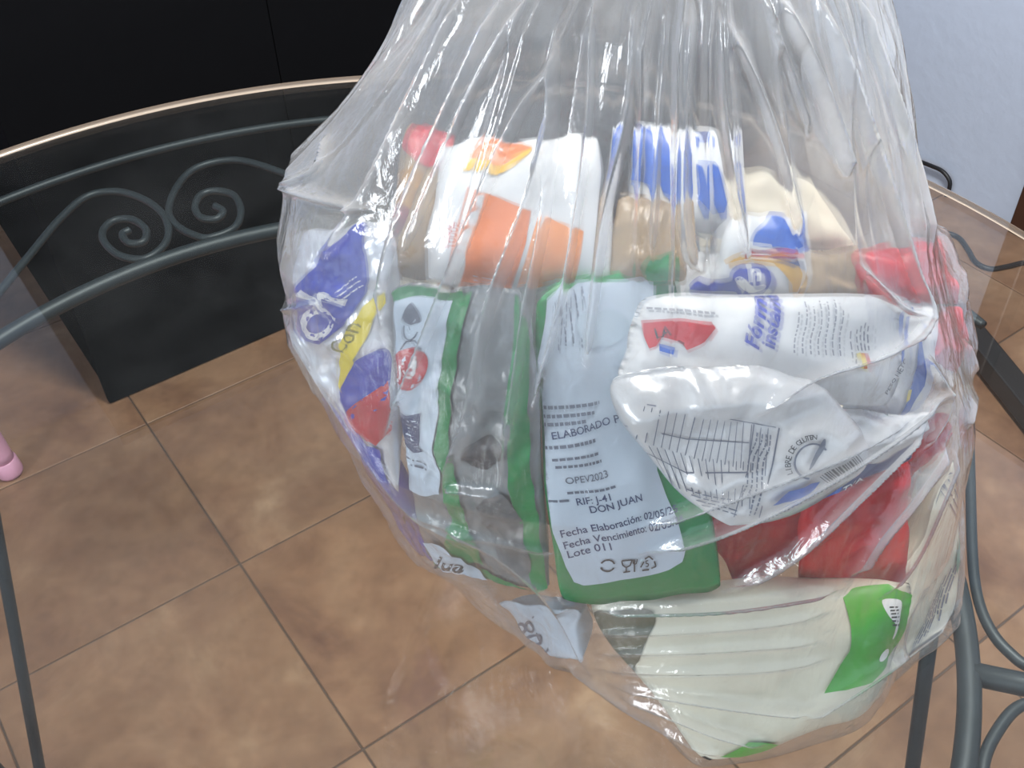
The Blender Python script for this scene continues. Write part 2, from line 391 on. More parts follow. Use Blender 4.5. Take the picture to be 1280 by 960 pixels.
# pink stool: one splayed leg with its foot shows at the left edge
foot = at_z(np.array(11.), np.array(584.), .02)
so = np.array([foot[0] - .27, foot[1] + .02])
pinkst = empty('pink_stool', (so[0], so[1], 0)); tag(pinkst, 'small pink plastic stool with splayed legs on the floor', 'stool')
sd = np.array([foot[0], foot[1]]) - so; rad = np.hypot(*sd); a0 = math.atan2(sd[1], sd[0])
bm = bmesh.new(); bmesh.ops.create_cone(bm, cap_ends=True, segments=40, radius1=.285, radius2=.28, depth=.03)
bmesh.ops.bevel(bm, geom=[e for e in bm.edges if e.calc_face_angle(0) > 1], offset=.008, segments=3, affect='EDGES')
me = bpy.data.meshes.new('seat'); bm.to_mesh(me); bm.free()
s_ = to_parent(link('seat', me, M_PINK, None, True), pinkst); s_.location = (so[0], so[1], .315)
for k in range(4):
    a = a0 + k * math.pi / 2
    tp = np.array([so[0] + .9 * rad * math.cos(a), so[1] + .9 * rad * math.sin(a), .305]); bt = np.array([so[0] + rad * math.cos(a), so[1] + rad * math.sin(a), .001])
    lg = to_parent(link('leg', tube_mesh('leg', [tp + (bt - tp) * t for t in (0, .4, .8, .86)], [.024, .023, .022, .022], 14), M_PINK, None, True), pinkst)
    ds = (bt - tp)
    cp = link('foot_cap', tube_mesh('foot_cap', [tp + ds * .86, tp + ds * .865, tp + ds * .97, tp + ds * .99, tp + ds * 1.0], [.022, .0245, .0255, .023, .016], 14), M_PINK, None, True)
    cp.parent = lg

# ------------------------------------------------------------------ grocery packets
def inv_bilinear(C, x, y):
    """pixel -> (s, t) inside the four corners TL, TR, BR, BL"""
    C = np.array(C, float); s = np.full(np.shape(x), .5); t = np.full(np.shape(x), .5)
    for _ in range(25):
        q = [(1 - s) * (1 - t), s * (1 - t), s * t, (1 - s) * t]
        fx = sum(q[i] * C[i, 0] for i in range(4)) - x; fy = sum(q[i] * C[i, 1] for i in range(4)) - y
        ds = [-(1 - t), (1 - t), t, -t]; dt = [-(1 - s), -s, s, (1 - s)]
        a = sum(ds[i] * C[i, 0] for i in range(4)); b = sum(dt[i] * C[i, 0] for i in range(4))
        c = sum(ds[i] * C[i, 1] for i in range(4)); d = sum(dt[i] * C[i, 1] for i in range(4))
        det = a * d - b * c; det = np.where(np.abs(det) < 1e-9, 1e-9, det)
        s = s - (d * fx - b * fy) / det; t = t - (-c * fx + a * fy) / det
        s = np.clip(s, -.2, 1.2); t = np.clip(t, -.2, 1.2)
    return np.clip(s, 0.001, .999), np.clip(t, 0.001, .999)
def fnoise(P, f, seed):
    return np.array([noise.noise(Vector((p[0] * f + seed, p[1] * f - seed, p[2] * f + 2 * seed))) for p in P])
PACKS = []
class Pack:
    def __init__(self, name, label, cat, corners, yd, thick, mat, bulge=.012, wr=.0025, wf=28, seal=.05, group=None, n=34, soft=7, ridge=0.0, rc=.055, rp=5, ends='tb'):
        self.C = np.array(corners, float); self.yd = np.array(yd if hasattr(yd, '__len__') else [yd] * 4, float)
        self.thick, self.bulge, self.wr, self.wf, self.seal, self.ends = thick, bulge, wr, wf, seal, ends
        self.seed = len(PACKS) * 3.7 + 1.3; self.soft, self.ridge, self.rc, self.rp = soft, ridge, rc, rp; self.layer = 1
        cp = at_y(self.C[:, 0], self.C[:, 1], self.yd)
        nn = np.cross(cp[2] - cp[0], cp[1] - cp[3]); nn /= np.linalg.norm(nn)
        ctr = cp.mean(0)
        if nn @ (EYE - ctr) < 0: nn = -nn
        self.n = nn
        low = cp[cp[:, 2].argmin()]
        self.root = empty(name, (ctr[0], ctr[1], low[2]))
        tag(self.root, label, cat, group)
        g = np.linspace(0, 1, n); S, T = np.meshgrid(g, g); s, t = S.ravel(), T.ravel()
        fr = self.front(s, t); bk = self.base(s, t) - self.n * (self.thick * self.prof(s, t))[:, None]
        bk[:, 2] = np.maximum(bk[:, 2], GLASS_TOP + .004)
        V = np.vstack([fr, bk]); o = n * n; Fc = []
        for i in range(n - 1):
            for j in range(n - 1):
                a, b, c, d = i * n + j, i * n + j + 1, (i + 1) * n + j + 1, (i + 1) * n + j
                Fc.append((a, d, c, b)); Fc.append((o + a, o + b, o + c, o + d))
        for k in range(n - 1):
            for a, b in ((k, k + 1), ((n - 1) * n + k + 1, (n - 1) * n + k), ((k + 1) * n, k * n), (k * n + n - 1, (k + 1) * n + n - 1)):
                Fc.append((a, b, o + b, o + a))
        bm = bmesh.new(); me = mesh_from('pouch', V, Fc); bm.from_mesh(me)
        bmesh.ops.remove_doubles(bm, verts=bm.verts, dist=1e-5); bmesh.ops.recalc_face_normals(bm, faces=bm.faces); bm.to_mesh(me); bm.free()
        self.body = self.child('pouch', me, mat)
        self.V = np.array([v.co for v in me.vertices])
        PACKS.append(self)
    def child(self, name, me, mat):
        o = link(name, me, mat, None, True); o.parent = self.root
        o.matrix_parent_inverse = Matrix.Translation(self.root.location).inverted(); return o
    def base(self, s, t):
        q = [(1 - s) * (1 - t), s * (1 - t), s * t, (1 - s) * t]
        x = sum(q[i] * self.C[i, 0] for i in range(4)); y = sum(q[i] * self.C[i, 1] for i in range(4)); d = sum(q[i] * self.yd[i] for i in range(4))
        # soft packets: corners pulled in a little, outline uneven
        k = self.rc * np.abs((2 * s - 1) * (2 * t - 1)) ** self.rp; cx, cy = self.C.mean(0)
        f = 3.4; n1 = np.array([noise.noise(Vector((a * f + self.seed, b * f, 4.2))) for a, b in zip(s, t)]); n2 = np.array([noise.noise(Vector((a * f, b * f + self.seed, 8.1))) for a, b in zip(s, t)])
        x = x + (cx - x) * k + self.soft * n1; y = y + (cy - y) * k + self.soft * n2
        return at_y(x, y, d)
    def prof(self, s, t):
        se = self.seal
        a, b = (t, s) if self.ends == 'tb' else (s, t)
        aa = np.clip((a - se) / (1 - 2 * se), 0, 1)
        p = np.clip(1 - np.abs(2 * aa - 1) ** 3.2, 0, 1) ** .6 * np.clip(1 - np.abs(2 * b - 1) ** 3.6, 0, 1) ** .55
        edge = (np.minimum(np.minimum(s, 1 - s), np.minimum(t, 1 - t)) > 1e-4)
        return np.where(edge, np.maximum(p, .012), 0)
    def front(self, s, t, lift=0.0):
        B = self.base(s, t); p = self.prof(s, t)
        w = fnoise(B, self.wf, self.seed) + .5 * fnoise(B, self.wf * 2.3, self.seed + 9)
        a = t if self.ends == 'tb' else s
        sealm = (np.minimum(a, 1 - a) < self.seal) & (np.minimum(np.minimum(s, 1 - s), np.minimum(t, 1 - t)) > 1e-4)
        b = s if self.ends == 'tb' else t
        h = self.bulge * p + self.wr * w * (.25 + .75 * p) * (p > 0) + np.where(sealm, .0005 * np.sin(b * 70), 0)
        if self.ridge:
            rn = np.abs(fnoise(B, self.wf * .8, self.seed + 31)) + .6 * np.abs(fnoise(B, self.wf * 1.7, self.seed + 57))
            h = h + self.ridge * (.55 - rn) * (.3 + .7 * p) * (p > 0)
        Q = B + self.n * (h + lift)[:, None]
        Q[:, 2] = np.maximum(Q[:, 2], GLASS_TOP + .004 + lift)
        return Q
    def _map(self, name, V2, Fc, mat, lift):
        lift = lift + .11 * self.ridge
        V2 = np.array(V2, float); s, t = inv_bilinear(self.C, V2[:, 0], V2[:, 1])
        me = mesh_from(name, self.front(s, t, lift), Fc)
        # orient towards the viewer side of the packet
        me.update(); nz = np.array([p.normal for p in me.polygons]).sum(0)
        if nz @ self.n < 0: me.flip_normals()
        return self.child(name, me, mat)
    def patch(self, name, poly, mat, smooth=False, fine=9):
        self.layer += 1
        P = poly
        if smooth:
            q = list(poly); m = len(q); P = []
            for i in range(m):
                a, b, c, d = [np.array(q[(i + k - 1) % m], float) for k in range(4)]
                for k in range(5):
                    u = k / 5; P.append(.5 * (2 * b + (c - a) * u + (2 * a - 5 * b + 4 * c - d) * u * u + (3 * b - a - 3 * c + d) * u ** 3))
        bm = bmesh.new(); bm.faces.new([bm.verts.new((float(p[0]), float(p[1]), 0)) for p in P])
        bmesh.ops.triangulate(bm, faces=bm.faces[:])
        for _ in range(5):
            es = [e for e in bm.edges if e.calc_length() > fine]
            if not es: break
            bmesh.ops.subdivide_edges(bm, edges=es, cuts=1); bmesh.ops.triangulate(bm, faces=bm.faces[:])
        bm.verts.index_update()
        V2 = [(v.co.x, v.co.y) for v in bm.verts]; Fc = [[v.index for v in f.verts] for f in bm.faces]; bm.free()
        return self._map(name, V2, Fc, mat, .0005 + .00022 * self.layer)
    def bars(self, name, quads, mat):
        """many tiny printed marks as one piece of fine print"""
        self.layer += .2; V2, Fc = [], []
        for q in quads:
            k = len(V2); V2 += list(q); Fc.append(tuple(range(k, k + len(q))))
        return self._map(name, V2, Fc, mat, .0006 + .00022 * self.layer)
    def text(self, txt, x, y, size, rot, mat, name='lettering', bold=.0, shear=0.0, align='LEFT', sx=1.0):
        self.layer += .25
        cu = bpy.data.curves.new('t', 'FONT'); cu.body = txt; cu.size = 1; cu.offset = bold; cu.shear = shear; cu.align_x = align; cu.resolution_u = 3
        o = bpy.data.objects.new('t', cu); COL.objects.link(o)
        dg = bpy.context.evaluated_depsgraph_get(); me = bpy.data.meshes.new_from_object(o.evaluated_get(dg))
        V = [tuple(v.co) for v in me.vertices]; Fc = [tuple(p.vertices) for p in me.polygons]
        bpy.data.objects.remove(o); bpy.data.curves.remove(cu); bpy.data.meshes.remove(me)
        if size > 30:       # big letters follow the crumples of the packet
            bm = bmesh.new(); bv = [bm.verts.new(v) for v in V]
            for f in Fc:
                try: bm.faces.new([bv[i] for i in f])
                except ValueError: pass
            bmesh.ops.remove_doubles(bm, verts=bm.verts, dist=1e-5); bmesh.ops.triangulate(bm, faces=bm.faces[:])
            for _ in range(4):
                es = [e for e in bm.edges if e.calc_length() > 6 / size]
                if not es: break
                bmesh.ops.subdivide_edges(bm, edges=es, cuts=1); bmesh.ops.triangulate(bm, faces=bm.faces[:])
            bm.verts.index_update(); V = [tuple(v.co) for v in bm.verts]; Fc = [tuple(v.index for v in f.verts) for f in bm.faces]; bm.free()
        a = math.radians(rot); c, s = math.cos(a), math.sin(a)
        V2 = [(x + size * (v[0] * sx * c - v[1] * s), y - size * (v[0] * sx * s + v[1] * c)) for v in V]
        return self._map(name, V2, Fc, mat, .0007 + .00022 * self.layer)
def circle(x, y, r, n=28, ry=None, rot=0):
    ry = ry or r; a0 = math.radians(rot)
    return [(x + r * math.cos(a) * math.cos(a0) - ry * math.sin(a) * math.sin(a0), y + r * math.cos(a) * math.sin(a0) + ry * math.sin(a) * math.cos(a0)) for a in [2 * math.pi * k / n for k in range(n)]]
def annulus_bars(x, y, r0, r1, a0=0, a1=360, n=24, ry=1.0):
    out = []
    for k in range(n):
        p, q = [math.radians(a0 + (a1 - a0) * (k + d) / n) for d in (0, 1)]
        out.append([(x + r * math.cos(b), y + ry * r * math.sin(b)) for r, b in ((r0, p), (r1, p), (r1, q), (r0, q))])
    return out
def stroke(pts, w):
    out = []
    for a, b in zip(pts[:-1], pts[1:]):
        a, b = np.array(a, float), np.array(b, float); d = b - a; n_ = np.array([-d[1], d[0]]) / (np.linalg.norm(d) + 1e-9) * w / 2
        out.append([a + n_, b + n_, b - n_, a - n_])
    return out
def print_lines(x, y, dx, dy, length, count, gx, gy, w, seed=1, word=(7, 18), gap=4):
    """lines of unreadable small print: line k starts at (x,y)+k*(gx,gy) and runs along (dx,dy)"""
    r = random.Random(seed); out = []; l = math.hypot(dx, dy); dx, dy = dx / l, dy / l; nx, ny = -dy * w / 2, dx * w / 2
    for k in range(count):
        p = 0; end = length * r.uniform(.75, 1)
        while p < end:
            q = min(end, p + r.uniform(*word))
            ax, ay = x + k * gx + dx * p, y + k * gy + dy * p; bx, by = x + k * gx + dx * q, y + k * gy + dy * q
            out.append([(ax + nx, ay + ny), (bx + nx, by + ny), (bx - nx, by - ny), (ax - nx, ay - ny)]); p = q + gap
    return out

WHITE = pk('white_film', 'E9ECEF'); SILVER = pk('silver_white_foil', 'DDE0E4', .22, .5, 38, .25); FOIL = pk('foil', 'E4E8F0', .18, .8, 40, .35)
BLUE = pk('blue_print', '1A2EA4'); NAVY = pk('navy_print', '26346F'); SKY = pk('bright_blue_print', '1659C0'); RED = pk('red_print', 'B81C2A'); YEL = pk('yellow_print', 'E6D21E')
GREEN = pk('green_film', '0A8040'); LGREEN = pk('light_green_film', '3FA52C'); ORANGE = pk('orange_print', 'E8803C'); AMBER = pk('amber_print', 'F0C040')
CREAM = pk('cream_film', 'DAD9C8', .36, .3, 40); CREAM2 = pk('pale_cream_film', 'DCD4C0', .4); BROWN = pk('brown_grain', '8A6644', .4, .8, 90); DKBR = pk('dark_brown_grain', '6E4E38', .4, .8, 90)
GREY = pk('grey_clear_film', '7E8488', .14, 1.0, 30); DARK = pk('dark_print', '23262E', .5, 0); INK = pk('ink_blue_print', '2B3966', .5, 0); INKG = pk('ink_grey_print', '5C6478', .5, 0)
LABEL = pk('label_paper', 'BFCFE0', .4, .15, 30); REDFILM = pk('red_film', 'B41018', .25, .6, 35); PINKR = pk('pale_red_film', 'C83038', .3, .5, 30); OLIVE = pk('olive_window', '565846', .25, .6, 40); GOLD = pk('gold_print', 'D9A83A')
TAN = pk('tan_film', 'A08A6C', .25, .7, 45); LPRINT = pk('light_print', 'F1F3F4', .4, 0); PURPLE = pk('purple_print', '5A4FA0')

# --- the cream sack at the bottom of the bag
p = Pack('rice_sack', 'plump cream sack with a green square, lying lowest in the bag', 'food packet',
         [(722, 750), (1142, 722), (1104, 882), (884, 958)], [.480, .488, .444, .404], .06, CREAM, .022, .003, 22, .03, n=44, ends='lr', ridge=.004)
p2 = p
p.patch('window', [(724, 766), (760, 758), (812, 756), (806, 790), (796, 830), (780, 856), (760, 846), (735, 815)], OLIVE, True)
p.patch('green_square', [(1046, 734), (1075, 722), (1108, 724), (1140, 742), (1128, 785), (1105, 828), (1078, 842), (1045, 848), (1017, 846), (1048, 800), (1050, 765)], LGREEN)
p.patch('white_badge', [(1092, 738), (1118, 744), (1116, 770), (1110, 786), (1104, 790), (1108, 776), (1098, 760)], LPRINT, True)
p.bars('fine_print', print_lines(1100, 748, .95, .3, 16, 6, .6, 5.2, 2.2, 3, (4, 9), 2), DARK)
p.patch('white_spot', circle(1096, 808, 6, 16, 9, 30), LPRINT)
p.patch('green_mark', [(896, 934), (925, 912), (966, 916), (946, 931), (920, 938)], LGREEN)
# --- the tall back part of the cream sack's neighbour, seen along the right edge
p = Pack('flour_packet', 'cream paper packet with dense fine print, upright behind the red packet', 'food packet',
         [(1120, 742), (1194, 568), (1191, 784), (1088, 872)], [.520, .60, .534, .468], .03, CREAM, .010, .002, 24, ridge=.004)
p.bars('fine_print', print_lines(1150, 752, -.32, 1, 80, 8, 5.6, -9, 1.3, 5, (9, 26), 2), INKG)
p.bars('fine_print', print_lines(1172, 585, .2, 1, 110, 4, 4.5, -2, 1.5, 8, (9, 24), 3), INKG)
p.patch('green_leaf', [(1180, 690), (1184, 668), (1188, 690), (1184, 712)], pk('teal_print', '5E8F7C'))

# --- red packet above it
p = Pack('red_packet', 'glossy red packet wedged diagonally above the cream sack', 'food packet',
         [(880, 650), (1180, 510), (1196, 545), (925, 752)], [.53, .60, .61, .528], .025, REDFILM, .010, .005, 30, .02, n=44, ends='lr', ridge=.012)
p = Pack('red_packet', 'crumpled red packet with a pointed lower corner beside the green square', 'food packet',
         [(1000, 622), (1140, 575), (1128, 738), (1000, 738)], [.518, .562, .516, .512], .008, REDFILM, .008, .006, 26, .02, ridge=.012)
p = Pack('navy_packet', 'navy blue packet edge under the silver packet', 'food packet',
         [(945, 600), (1130, 520), (1142, 572), (962, 652)], [.505, .56, .556, .50], .008, NAVY, .006, .004, 30, .02, ends='lr')
p.patch('bright_blue_strip', [(985, 628), (1030, 606), (1048, 598), (1045, 612), (1000, 636)], SKY)  # brighter blue strip on the navy film
p.text('TVA', 1052, 612, 15, 26, LPRINT, bold=.01)

# --- the green bagged packets
p = Pack('green_packet', 'clear and green bagged packet with a narrow label showing a hatted figure', 'food packet',
         [(488, 352), (656, 356), (694, 746), (528, 700)], [.538, .522, .478, .528], .025, GREY, .012, .004, 34, .03, n=52, ridge=.013)
G1 = p
p.patch('green_band', [(488, 350), (575, 354), (578, 366), (560, 372), (494, 366)], GREEN)
p.patch('green_band', [(560, 362), (592, 360), (578, 430), (573, 500), (577, 560), (592, 640), (610, 700), (560, 690), (572, 640), (558, 560), (556, 470)], GREEN)
p.patch('green_band', [(648, 360), (655, 358), (662, 420), (664, 500), (670, 580), (684, 680), (693, 745), (672, 742), (655, 650), (645, 590), (640, 500), (646, 430)], GREEN)
p.patch('green_band', [(540, 700), (610, 712), (672, 742), (692, 744), (660, 745), (600, 730)], GREEN)
p.patch('dark_contents', [(590, 540), (612, 528), (634, 534), (640, 556), (620, 566), (600, 560)], pk('dark_contents', '3A3A40', .3), True)
p.patch('dark_contents', [(604, 610), (640, 600), (660, 650), (668, 700), (640, 700), (618, 650)], pk('grey_contents', '5D6064', .3), True)
p.patch('label', [(497, 366), (566, 362), (558, 440), (555, 520), (560, 596), (520, 600), (489, 590), (493, 520), (496, 440)], LABEL)
hat = [(508, 388), (514, 376), (522, 370), (530, 378), (534, 390), (528, 396), (514, 396)]
p.patch('printed_hat', hat, INKG, True)
p.bars('printed_figure', annulus_bars(518, 402, 9, 11, 20, 200, 12, 1.2) + stroke([(506, 425), (512, 416), (524, 416), (531, 424)], 2.2) + stroke([(515, 400), (517, 404)], 1.6), INKG)
p.patch('red_logo', [(502, 428), (520, 424), (538, 428), (543, 442), (538, 458), (522, 467), (505, 466), (500, 448)], RED, True)
p.text('JU', 505, 458, 26, 18, LPRINT, bold=.02, shear=.25)
p.patch('printed_block', [(502, 500), (537, 498), (538, 545), (524, 551), (505, 548)], INK)
p.bars('fine_print', print_lines(506, 506, 1, -.03, 28, 6, .3, 7, 1.4, 2, (5, 10), 3), LABEL)
p.bars('fine_print', print_lines(500, 562, 1, -.02, 50, 2, 0, 6, 1.8, 12, (5, 14), 3), INKG)
p.patch('lower_label', [(533, 668), (548, 664), (585, 684), (612, 724), (590, 722), (562, 712), (545, 696)], LABEL)
p.text('Jua', 543, 702, 34, -14, DARK, bold=.015, shear=.3)

p = Pack('green_packet', 'bright green packet with a long white label of printed dates', 'food packet',
         [(660, 362), (838, 322), (905, 742), (702, 760)], [.55, .60, .480, .458], .03, GREEN, .008, .003, 20, .02, n=44, ridge=.003)
G2 = p
p.patch('label', [(680, 368), (720, 352), (800, 345), (812, 352), (808, 420), (806, 500), (815, 580), (838, 640), (849, 685), (846, 700), (832, 708), (780, 722), (727, 731), (716, 727), (706, 706), (688, 650), (664, 580), (654, 530), (668, 460)], LABEL)
tr = 13.5
p.text('Fecha Elaboración: 02/05/25', 700, 668, 12.8, tr, INK, bold=.012)
p.text('Fecha Vencimiento: 02/05/26', 703, 682, 12.8, tr, INK, bold=.012)
p.text('Lote 011', 707, 694, 14, tr, INK, bold=.008)
p.text('RIF: J-41', 716, 627, 13, tr, INK, bold=.008); p.text('DON JUAN', 731, 636, 13, tr, INK, bold=.01)
p.text('ELABORADO POR:', 686, 546, 13, tr, INK, bold=.008)
p.text('OPEV2023', 704, 601, 12, tr, INKG, bold=.005)
p.bars('fine_print', print_lines(668, 560, 1, -.2, 90, 1, 0, 0, 4.2, 4, (3, 7), 1.6), INKG)
p.bars('fine_print', print_lines(688, 572, 1, -.2, 62, 2, 4, 9, 3.4, 5, (3, 7), 1.6), INKG)
p.bars('fine_print', print_lines(706, 612, 1, -.2, 60, 1, 4, 8, 3.2, 6, (3, 7), 1.5), INKG)
p.bars('fine_print', print_lines(684, 626, 1, -.2, 26, 1, 4, 8, 3, 6, (6, 14), 2), INKG)
p.bars('fine_print', print_lines(666, 530, 1, -.12, 80, 1, 0, 0, 4.2, 14, (3, 7), 1.6) + print_lines(676, 508, 1, -.1, 70, 2, -2, 11, 4.2, 15, (3, 7), 1.6), INKG)
p.bars('fine_print', print_lines(690, 375, .06, 1, 70, 5, 9, -4, 1.8, 16, (5, 16), 3), INKG)
p.patch('round_emblem', circle(745, 405, 30, 26, 24), pk('pale_blue_print', 'B4C6D6'))
p.bars('printed_symbols', annulus_bars(750, 704, 6.5, 8.6, 20, 160, 10) + annulus_bars(750, 704, 6.5, 8.6, 200, 340, 10)
       + stroke([(766, 697), (768, 703), (773, 706), (778, 703), (780, 695), (766, 697)], 1.8) + stroke([(773, 706), (774, 712), (770, 713), (779, 711)], 1.8)
       + stroke([(783, 694), (785, 711)], 2) + stroke([(781, 694), (782, 700), (786, 700), (787, 693)], 1.4)
       + stroke([(793, 704), (797, 696)], 2) + stroke([(798, 692), (804, 688), (810, 692)], 2) + stroke([(812, 694), (815, 701), (809, 704)], 2) + stroke([(806, 706), (796, 708)], 2), DARK)
p.text('5', 800, 703, 13, tr, DARK, bold=.01)

# --- white silver milk packets
p = Pack('milk_packet', 'crumpled silver white packet with a nutrition table, barcode and gluten emblem', 'food packet',
         [(720, 462), (1012, 452), (1112, 584), (905, 684)], [.495, .505, .485, .444], .02, SILVER, .014, .005, 24, .02, n=52, ridge=.012, rc=.20, rp=2.5)
K1 = p
grid = []
for k in range(17): grid += stroke([(797 + k * 9.6, 500 + k * 1.5), (790 + k * 9.6 + 2, 546 + k * 2.4)], 1.1)
for k in range(14): grid += stroke([(806 + k * 9.6, 552 + k * 1.6), (828 + k * 7.6, 598 + k * 2.0)], 1.1)
grid += stroke([(775, 528), (850, 538), (925, 547)], 1.6) + stroke([(790, 568), (850, 580), (925, 582)], 1.4) + stroke([(800, 498), (960, 522)], 1.3) + stroke([(963, 522), (955, 570), (940, 640)], 1.6) + stroke([(934, 520), (926, 580), (908, 640)], 1.3)
p.bars('nutrition_table', grid, INKG)
p.bars('fine_print', print_lines(936, 530, -.2, 1, 105, 4, 5.5, 1, 1.8, 21, (3, 8), 1.6) + print_lines(850, 600, 1, .25, 60, 4, 6, 8, 2, 22, (6, 12), 3), INKG)
p.bars('gluten_emblem', annulus_bars(999, 563, 19, 21.5, 95, 330, 20), INKG)
p.patch('wheat_mark', [(996, 571), (1004, 556), (1012, 540), (1016, 538), (1014, 552), (1005, 566), (998, 572)], INKG, True)
for i, ch in enumerate('LIBRE DE GLUTEN'):
    if ch == ' ': continue
    a = math.radians(208 - i * 8.9)
    p.text(ch, 999 + 25 * math.cos(a), 563 - 27 * math.sin(a), 9.5, math.degrees(a) - 90, DARK, bold=.01, align='CENTER')
bc = []; r_ = random.Random(4); q = 0
while q < 56:
    w_ = r_.choice((1.3, 2, 3)); a = np.array([1014 + q * .86, 586 - q * .48]); d = np.array([16, 14]); e = np.array([.86, -.48]) * w_
    bc.append([a, a + e, a + e + d, a + d]); q += w_ + r_.choice((1.3, 2))
p.bars('barcode', bc, DARK)
p.patch('blue_corner', [(950, 618), (972, 600), (1000, 592), (1016, 594), (1008, 604), (975, 618)], SKY)

p = Pack('milk_packet', 'smooth white milk packet with blue script and a small tricolour dot', 'food packet',
         [(800, 368), (1130, 366), (1120, 512), (768, 486)], [.55, .568, .535, .515], .012, WHITE, .012, .003, 18, .03, n=44, ends='lr', ridge=.006)
K2 = p
p.patch('red_swoosh', [(800, 401), (840, 395), (878, 396), (883, 405), (870, 420), (850, 430), (845, 424), (862, 408), (846, 414), (838, 420), (822, 416), (814, 428), (806, 432)], RED)
p.bars('fine_print', print_lines(806, 386, 1, -.02, 90, 1, 0, 0, 3, 33, (3, 8), 2), INKG)
p.text('LA', 815, 418, 15, 15, DARK, bold=.02)
p.patch('blue_patch', [(818, 424), (836, 428), (834, 438), (817, 434)], SKY)
p.text('Fórmula', 938, 430, 27, 80, BLUE, bold=.03, shear=.4)
p.text('instantánea', 957, 430, 24, 83, BLUE, bold=.03, shear=.4)
p.bars('fine_print', print_lines(980, 434, .1, -1, 66, 7, 9.5, .6, 2.0, 31, (3, 8), 1.8), INKG)
p.bars('fine_print', print_lines(1062, 430, .06, -1, 30, 4, 5, 0, 2, 32, (5, 10), 3) + print_lines(1052, 452, .06, -1, 50, 1, 0, 0, 2, 34, (5, 10), 3), INKG)
p.patch('tricolour_dot', [(1058, 434), (1064, 432), (1066, 456), (1060, 454)], YEL); p.patch('tricolour_dot', [(1064, 432), (1070, 434), (1071, 456), (1066, 456)], RED)
p.text('PESO NETO', 1105, 492, 10, 62, DARK, bold=.01)
p.patch('blue_edge', [(1122, 395), (1129, 392), (1124, 440), (1120, 450)], SKY)
p = Pack('milk_packet', 'white milk packet with gold arc, red stripe and blue peak behind the smooth one', 'food packet',
         [(918, 262), (1000, 262), (1014, 378), (852, 372)], [.615, .62, .595, .59], .025, WHITE, .010, .002, 20, .02, ridge=.004)
K3 = p
p.patch('gold_arc', [(900, 320), (925, 308), (955, 308), (985, 320), (996, 340), (992, 362), (982, 364), (978, 345), (960, 325), (930, 316), (905, 325)], GOLD)
p.patch('blue_peak', [(929, 300), (942, 280), (955, 266), (968, 258), (980, 264), (990, 285), (998, 302), (985, 305)], SKY)
p.patch('red_stripe', [(926, 304), (988, 305), (990, 314), (922, 311)], RED)
p.bars('white_stripe', [[(927, 299), (988, 301), (988, 304), (926, 303)], [(922, 311), (989, 314), (988, 317), (920, 313)]], LPRINT)
p.patch('blue_stripe', [(950, 316), (988, 318), (993, 332), (975, 324)], NAVY)
p.patch('blue_band', [(858, 352), (872, 341), (915, 340), (915, 360), (862, 362)], BLUE)
p.patch('blue_disc', circle(932, 345, 24), BLUE)
p.text('h', 929, 347, 34, 8, LPRINT, bold=.03)
p.patch('white_wave', [(914, 343), (922, 340), (934, 351), (949, 350), (950, 355), (936, 359), (922, 355)], LPRINT, True)

# --- white packets on the right
p = Pack('white_packet', 'white packet with a bright blue side edge leaning by the red packets', 'food packet',
         [(1095, 366), (1176, 368), (1150, 540), (1050, 520)], [.595, .61, .575, .558], .03, WHITE, .012, .003, 22, ridge=.008)
p.patch('blue_edge', [(1128, 395), (1136, 430), (1138, 470), (1128, 506), (1112, 520), (1122, 495), (1128, 450)], SKY)
p.patch('yellow_edge', [(1122, 478), (1126, 476), (1125, 490), (1120, 494)], YEL)
p = Pack('red_packet', 'pale red packet standing topmost on the right side of the pile', 'food packet',
         [(1062, 312), (1172, 294), (1200, 380), (1085, 372)], [.61, .64, .61, .59], .05, PINKR, .012, .003, 22, ridge=.006)
p = Pack('red_packet', 'narrow pale red packet at the right side of the white packet', 'food packet',
         [(1168, 380), (1205, 385), (1196, 468), (1166, 450)], [.61, .63, .60, .585], .03, PINKR, .008, .002, 22)
p = Pack('clear_packet', 'small clear packet of brown grain behind the smooth white packet', 'food packet',
         [(992, 312), (1070, 305), (1082, 372), (1000, 374)], [.615, .625, .60, .59], .04, TAN, .010, .004, 40)
p = Pack('silver_packet', 'shiny empty-looking silver packet crushed beneath the white packet', 'food packet',
         [(1030, 508), (1160, 520), (1150, 552), (1050, 598)], [.528, .55, .545, .505], .008, SILVER, .006, .005, 36, ridge=.012)

# --- the back row
p = Pack('white_packet', 'white packet with two orange squares and an orange and yellow crescent', 'food packet',
         [(548, 175), (752, 165), (760, 362), (532, 352)], [.63, .64, .575, .57], .06, WHITE, .015, .003, 18)
p.patch('crescent', [(590, 196), (602, 180), (625, 172), (648, 174), (664, 184), (640, 192), (612, 200)], ORANGE, True)
p.patch('crescent', [(585, 212), (592, 197), (615, 200), (642, 192), (664, 186), (650, 200), (620, 209)], AMBER, True)
p.patch('orange_square', [(601, 238), (657, 258), (655, 300), (640, 358), (572, 356), (572, 315), (585, 275)], pk('peach_print', 'EC8A55'))
p.patch('orange_square', [(672, 268), (715, 285), (708, 348), (650, 355), (660, 310)], pk('apricot_print', 'F09A5A'))
p.text('1000g', 566, 316, 15, 80, pk('faded_red_print', 'D08080'), bold=.01)
p = Pack('brown_sachet', 'slim brown sachet with a red top by the foil packet', 'food packet',
         [(514, 155), (566, 160), (545, 352), (484, 345)], [.645, .645, .58, .578], .02, TAN, .010, .003, 30)
p.patch('red_top', [(513, 172), (524, 157), (555, 156), (562, 170), (548, 200), (528, 206), (512, 190)], RED, True)
p.patch('amber_panel', [(497, 222), (520, 212), (530, 225), (515, 255), (495, 258)], pk('ochre_print', 'A87C3C'), True)
